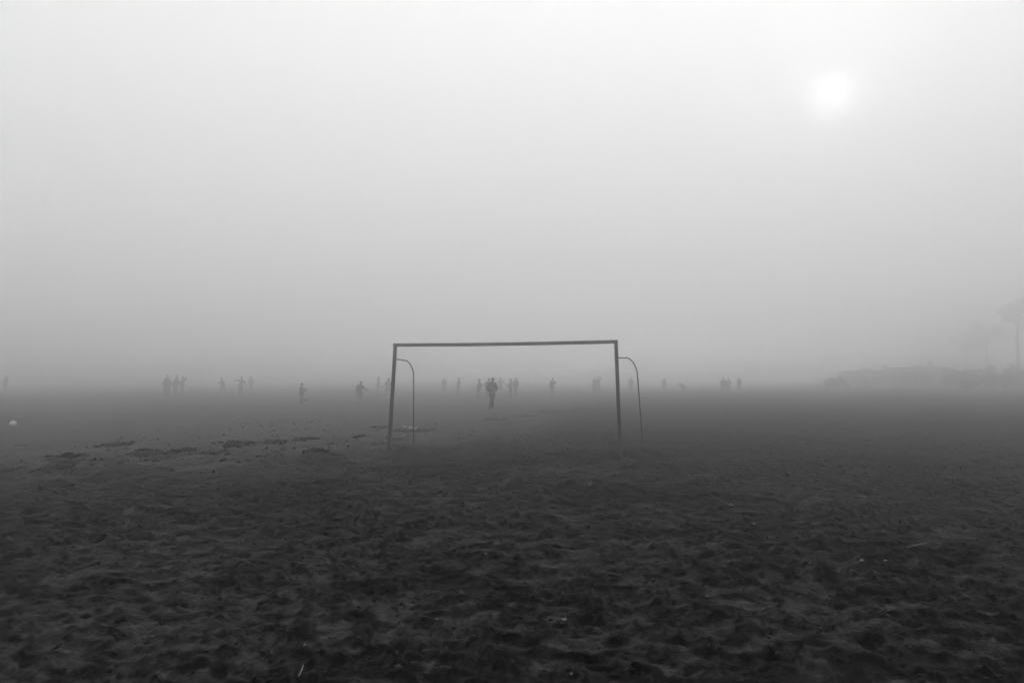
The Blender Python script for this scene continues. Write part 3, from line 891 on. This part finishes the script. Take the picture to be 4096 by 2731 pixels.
def hut(px0, px1, ptop, Y, deep, label, doors, wins):
    a, b = at_depth(px0, ptop, Y), at_depth(px1, ptop, Y)
    w, h = b.x - a.x, a.z
    root = empty('beach_hut', (a.x, Y, gz(a.x, Y) - .05))
    tag(root, label, 'hut')
    h += .05
    # wall with real openings: built of panels round doors and windows
    bm = bmesh.new()
    t = .2
    ops = sorted([(x, x + dw, 0, dh) for x, dw, dh in doors] + [(x, x + ww, z0, z0 + wh) for x, ww, z0, wh in wins])
    x = 0
    for (x0, x1, z0, z1) in ops:
        if x0 > x: box(bm, x, x0, 0, t, 0, h - .2)
        if z0 > 0: box(bm, x0, x1, 0.003, t - .003, 0, z0)
        box(bm, x0, x1, 0.003, t - .003, z1, h - .2)
        x = x1
    box(bm, x, w, 0, t, 0, h - .2)
    box(bm, 0, t, t, deep, 0, h - .2); box(bm, w - t, w, t, deep, 0, h - .2)
    box(bm, t, w - t, deep - t, deep, 0, h - .2)
    from_bm('wall', bm, M_WALL, root, False)
    bm = bmesh.new()
    box(bm, -.25, w + .25, -.3, deep + .2, h - .2, h)
    from_bm('roof', bm, M_ROOF, root, False)
    bm = bmesh.new()
    box(bm, w * .12, w * .34, .2, .5, h + .003, h + .35); box(bm, w * .34 + .01, w * .36, .2, .5, h + .003, h + .7)
    from_bm('parapet', bm, M_WALL, root, False)
    bm = bmesh.new()
    limb(bm, (w * .7, 1.6, h + .2), (w * .7, 1.6, h + .75), .5, .5, 16)
    from_bm('water_tank', bm, M_ROOF, root)
    bm = bmesh.new()
    tube(bm, [(w * .9, .6, h - .1), (w * .9, .6, h + 1.5)], .03, 8)
    for q in (.9, 1.15, 1.4): tube(bm, [(w * .9 - .35, .6, h + q), (w * .9 + .35, .6, h + q)], .015, 6)
    from_bm('aerial', bm, M_DARK, root)
    for x, dw, dh in doors:
        bm = bmesh.new(); box(bm, x + .01, x + dw - .01, .09, .13, .01, dh - .01)
        from_bm('door', bm, M_DARK, root, False)
    for x, ww, z0, wh in wins:
        bm = bmesh.new(); box(bm, x + .01, x + ww - .01, .1, .12, z0 + .01, z0 + wh - .01)
        o = from_bm('window', bm, M_DARK, root, False)
        bm = bmesh.new(); box(bm, x - .06, x + ww + .06, -.07, .0, z0 - .07, z0 - .002)
        from_bm('sill', bm, M_WALL, o, False)
    return root

def leaves(bm, c, R, n, size, rr):
    for k in range(n):
        d = Vector((rr.gauss(0, 1), rr.gauss(0, 1), rr.gauss(0, 1))).normalized() * (R * (rr.random() ** .45))
        d.z *= .75
        p = c + d
        s = size * (.6 + .8 * rr.random())
        q = Vector((rr.gauss(0, 1), rr.gauss(0, 1), rr.gauss(0, 1))).normalized()
        u = q.orthogonal().normalized(); v = q.cross(u)
        vs = [bm.verts.new(p + u * s), bm.verts.new(p + v * s * .45), bm.verts.new(p - u * s), bm.verts.new(p - v * s * .45)]
        bm.faces.new(vs)

def tree(px, pbase, Y, height, crown_r, crown_h, label, seed, lean=0.0, cat='tree', dens=1.0, name='tree'):
    rr = random.Random(seed)
    b = at_depth(px, pbase, Y)
    root = empty(name, (b.x, Y, gz(b.x, Y)))
    tag(root, label, cat)
    top = Vector((lean, 0, height - crown_h * .6))
    bm = bmesh.new()
    pts = [Vector((0, 0, -.3))] + [Vector((lean * t * t + .12 * math.sin(4 * t + seed), .1 * math.sin(3 * t), top.z * t)) for t in (.15, .4, .7, 1)]
    r0 = height * .017 + .04
    tube(bm, pts, [r0 * 1.25, r0, r0 * .8, r0 * .65, r0 * .45], 10)
    tips = []
    for k in range(9):
        a = k * 2.4 + rr.random(); st = pts[-1].lerp(pts[-2], rr.random() * .8)
        e = top + Vector((math.cos(a) * crown_r * (.3 + .5 * rr.random()), math.sin(a) * crown_r * (.3 + .5 * rr.random()), (rr.random() - .25) * crown_h * .75))
        mid = st.lerp(e, .5) + Vector((0, 0, .1 * crown_h))
        tube(bm, [st, mid, e], [r0 * .35, r0 * .22, r0 * .08], 7)
        tips.append(e)
    from_bm('trunk', bm, M_BARK, root)
    bm = bmesh.new()
    cl = []
    for e in tips: cl.append((e, crown_r * (.28 + .2 * rr.random())))
    for k in range(int(16 * dens)):
        d = Vector((rr.gauss(0, 1), rr.gauss(0, 1), rr.gauss(0, 1))).normalized() * (.55 + .45 * rr.random())
        cl.append((top + Vector((d.x * crown_r * .8, d.y * crown_r * .8, crown_h * .12 + d.z * crown_h * .42)), crown_r * (.18 + .18 * rr.random())))
    for c, R in cl: leaves(bm, c, R, int(85 * dens), .15 + .02 * crown_r, rr)
    from_bm('crown', bm, M_LEAF, root, False)
    return root

def bush(px, Y, w, h, label, seed):
    rr = random.Random(seed)
    b = at_depth(px, 1560, Y)
    root = empty('bush', (b.x, Y, gz(b.x, Y)))
    tag(root, label, 'bush', 'bushes beyond the sand on the right')
    bm = bmesh.new()
    for k in range(7):
        a = k * 2.2 + rr.random()
        tube(bm, [(0.1 * math.cos(a), .1 * math.sin(a), -.1), (.25 * w * math.cos(a), .25 * w * math.sin(a), h * .45), (.38 * w * math.cos(a), .38 * w * math.sin(a), h * .8)], [.07, .05, .015], 6)
    from_bm('stem', bm, M_BARK, root)
    bm = bmesh.new()
    for k in range(22):
        a = rr.random() * 6.28; q = math.sqrt(rr.random())
        c = Vector((math.cos(a) * q * w * .42, math.sin(a) * q * w * .42, h * (.15 + .68 * rr.random() * (1.05 - .35 * q))))
        leaves(bm, c, h * (.14 + .12 * rr.random()), 110, .15, rr)
    from_bm('foliage', bm, M_LEAF, root, False)
    return root

def build_background():
    hut(3425, 3618, 1483, 126, 7, 'low flat roofed hut, the left and lower of the two in the mist', [(1.2, .9, 2.0)], [(3.2, 1.1, 1.0, .9)])
    hut(3642, 3792, 1468, 120, 7, 'taller dark flat roofed hut, the right one of the two in the mist', [(.5, 1.0, 2.1), (2.6, 1.0, 2.1)], [(1.75, .6, 1.1, .8)])
    bush(3868, 92, 1.2, 1.7, 'small low bush alone on the sand right of the huts', 3)
    bush(3350, 98, 3.4, 2.0, 'low bush at the left end, left of the lower hut', 5)
    bush(3842, 100, 4.2, 3.9, 'tall bush next to the right wall of the taller hut', 6)
    bush(3935, 98, 4.4, 3.6, 'bush behind the small low one, second to the right of the huts', 7)
    bush(4020, 96, 4.6, 4.3, 'tallest wide bush near the right edge of the picture', 8)
    bush(4110, 95, 4.6, 4.0, 'bush cut by the right edge of the picture', 9)
    tree(4080, 1560, 112, 14.8, 3.0, 4.5, 'tall slim tree with a rounded crown at the right edge, the tallest one', 21, .2)
    tree(3958, 1560, 138, 12.9, 3.8, 4.7, 'middle tree with a bare straight trunk, left of the tallest tree', 22, -.3, dens=.8)
    tree(3868, 1560, 144, 11.4, 4.0, 4.7, 'leftmost and lowest tree, behind the tall bush by the taller hut', 23, .2, dens=.7)

# ------------------------------------------------------------------ light, sky, mist
SUN = ray(3330, 396).normalized()
EL = math.asin(SUN.z)
AZ = math.atan2(SUN.x, SUN.y)

def build_light():
    w = bpy.data.worlds.new('World')
    SC.world = w
    w.use_nodes = True
    nt = w.node_tree
    N = nt.nodes.new
    bg = nt.nodes['Background']
    sky = N('ShaderNodeTexSky')
    sky.sky_type = 'NISHITA'
    sky.sun_disc = False
    sky.sun_elevation = EL
    sky.sun_rotation = AZ
    sky.dust_density = 0.3
    sky.air_density = 1.0
    bw = N('ShaderNodeRGBToBW')
    nt.links.new(sky.outputs[0], bw.inputs[0])
    # the sun's disc and close aureole seen through high thin cloud, by direction in the sky
    tc = N('ShaderNodeTexCoord')
    dot = N('ShaderNodeVectorMath'); dot.operation = 'DOT_PRODUCT'
    dot.inputs[1].default_value = SUN
    nrm = N('ShaderNodeVectorMath'); nrm.operation = 'NORMALIZE'
    nt.links.new(tc.outputs['Generated'], nrm.inputs[0])
    nt.links.new(nrm.outputs[0], dot.inputs[0])
    ac = N('ShaderNodeMath'); ac.operation = 'ARCCOSINE'
    nt.links.new(dot.outputs['Value'], ac.inputs[0])
    def gauss(sig, amp):
        d = N('ShaderNodeMath'); d.operation = 'DIVIDE'; d.inputs[1].default_value = sig
        nt.links.new(ac.outputs[0], d.inputs[0])
        p = N('ShaderNodeMath'); p.operation = 'POWER'; p.inputs[1].default_value = 2
        nt.links.new(d.outputs[0], p.inputs[0])
        n = N('ShaderNodeMath'); n.operation = 'MULTIPLY'; n.inputs[1].default_value = -1
        nt.links.new(p.outputs[0], n.inputs[0])
        e = N('ShaderNodeMath'); e.operation = 'EXPONENT'
        nt.links.new(n.outputs[0], e.inputs[0])
        m = N('ShaderNodeMath'); m.operation = 'MULTIPLY'; m.inputs[1].default_value = amp
        nt.links.new(e.outputs[0], m.inputs[0])
        return m
    g1 = gauss(math.radians(1.45), 285.0)
    g2 = gauss(math.radians(2.9), 11.0)
    gs = N('ShaderNodeMath'); gs.operation = 'ADD'
    nt.links.new(g1.outputs[0], gs.inputs[0]); nt.links.new(g2.outputs[0], gs.inputs[1])
    a2 = N('ShaderNodeMath'); a2.operation = 'ADD'
    nt.links.new(bw.outputs[0], a2.inputs[0]); nt.links.new(gs.outputs[0], a2.inputs[1])
    nt.links.new(a2.outputs[0], bg.inputs['Color'])
    bg.inputs['Strength'].default_value = 0.15

    ld = bpy.data.lights.new('sun', 'SUN')
    ld.energy = 0.5
    ld.angle = math.radians(10)
    lo = bpy.data.objects.new('sun', ld)
    lo.rotation_euler = (-SUN).to_track_quat('-Z', 'Y').to_euler()
    lo.location = SUN * 100
    COL.objects.link(lo)

DENS = 0.0195
CDENS = 0.032
CTOP = 89.0
def volume_box(name, z0, z1, r, dens, g):
    bm = bmesh.new()
    box(bm, -r, r, -r, r, z0, z1)
    m = bpy.data.materials.new(name)
    m.use_nodes = True
    nt = m.node_tree
    for n in list(nt.nodes):
        if n.type == 'BSDF_PRINCIPLED': nt.nodes.remove(n)
    v = nt.nodes.new('ShaderNodeVolumePrincipled')
    v.inputs['Color'].default_value = grey(1.0)
    v.inputs['Density'].default_value = dens
    v.inputs['Density Attribute'].default_value = ''
    v.inputs['Temperature Attribute'].default_value = ''
    v.inputs['Anisotropy'].default_value = g
    nt.links.new(v.outputs[0], nt.nodes['Material Output'].inputs['Volume'])
    return from_bm(name, bm, m, None, False)

HG = 0.93
CG = 0.5
def build_haze():
    tag(volume_box('haze', -1.3, 19.0, 500, DENS, HG), 'pale sea mist filling the air over the beach', None, None, 'stuff')
    # upper part of the fog bank, added as its own volume for the sky tones
    tag(volume_box('upper_fog', 19.05, CTOP, 700, CDENS, CG), 'upper part of the fog bank, added to give the pale sky its tones', None, None, 'structure')

build_goal()
build_people()
build_heaps()
build_ball()
build_litter()
build_clods()
build_background()
build_light()
build_haze()

# ------------------------------------------------------------------ render settings
vs = SC.view_settings
vs.view_transform = 'Standard'
vs.look = 'None'
vs.gamma = 1.0
vs.exposure = 2.56
vs.use_curve_mapping = False
SC.render.engine = 'CYCLES'
cy = SC.cycles
cy.max_bounces = 16
cy.diffuse_bounces = 2
cy.glossy_bounces = 2
cy.volume_bounces = 14
cy.use_denoising = True
cy.denoising_input_passes = 'RGB_ALBEDO_NORMAL'
cy.denoising_prefilter = 'NONE'
cy.sample_clamp_indirect = 4.0
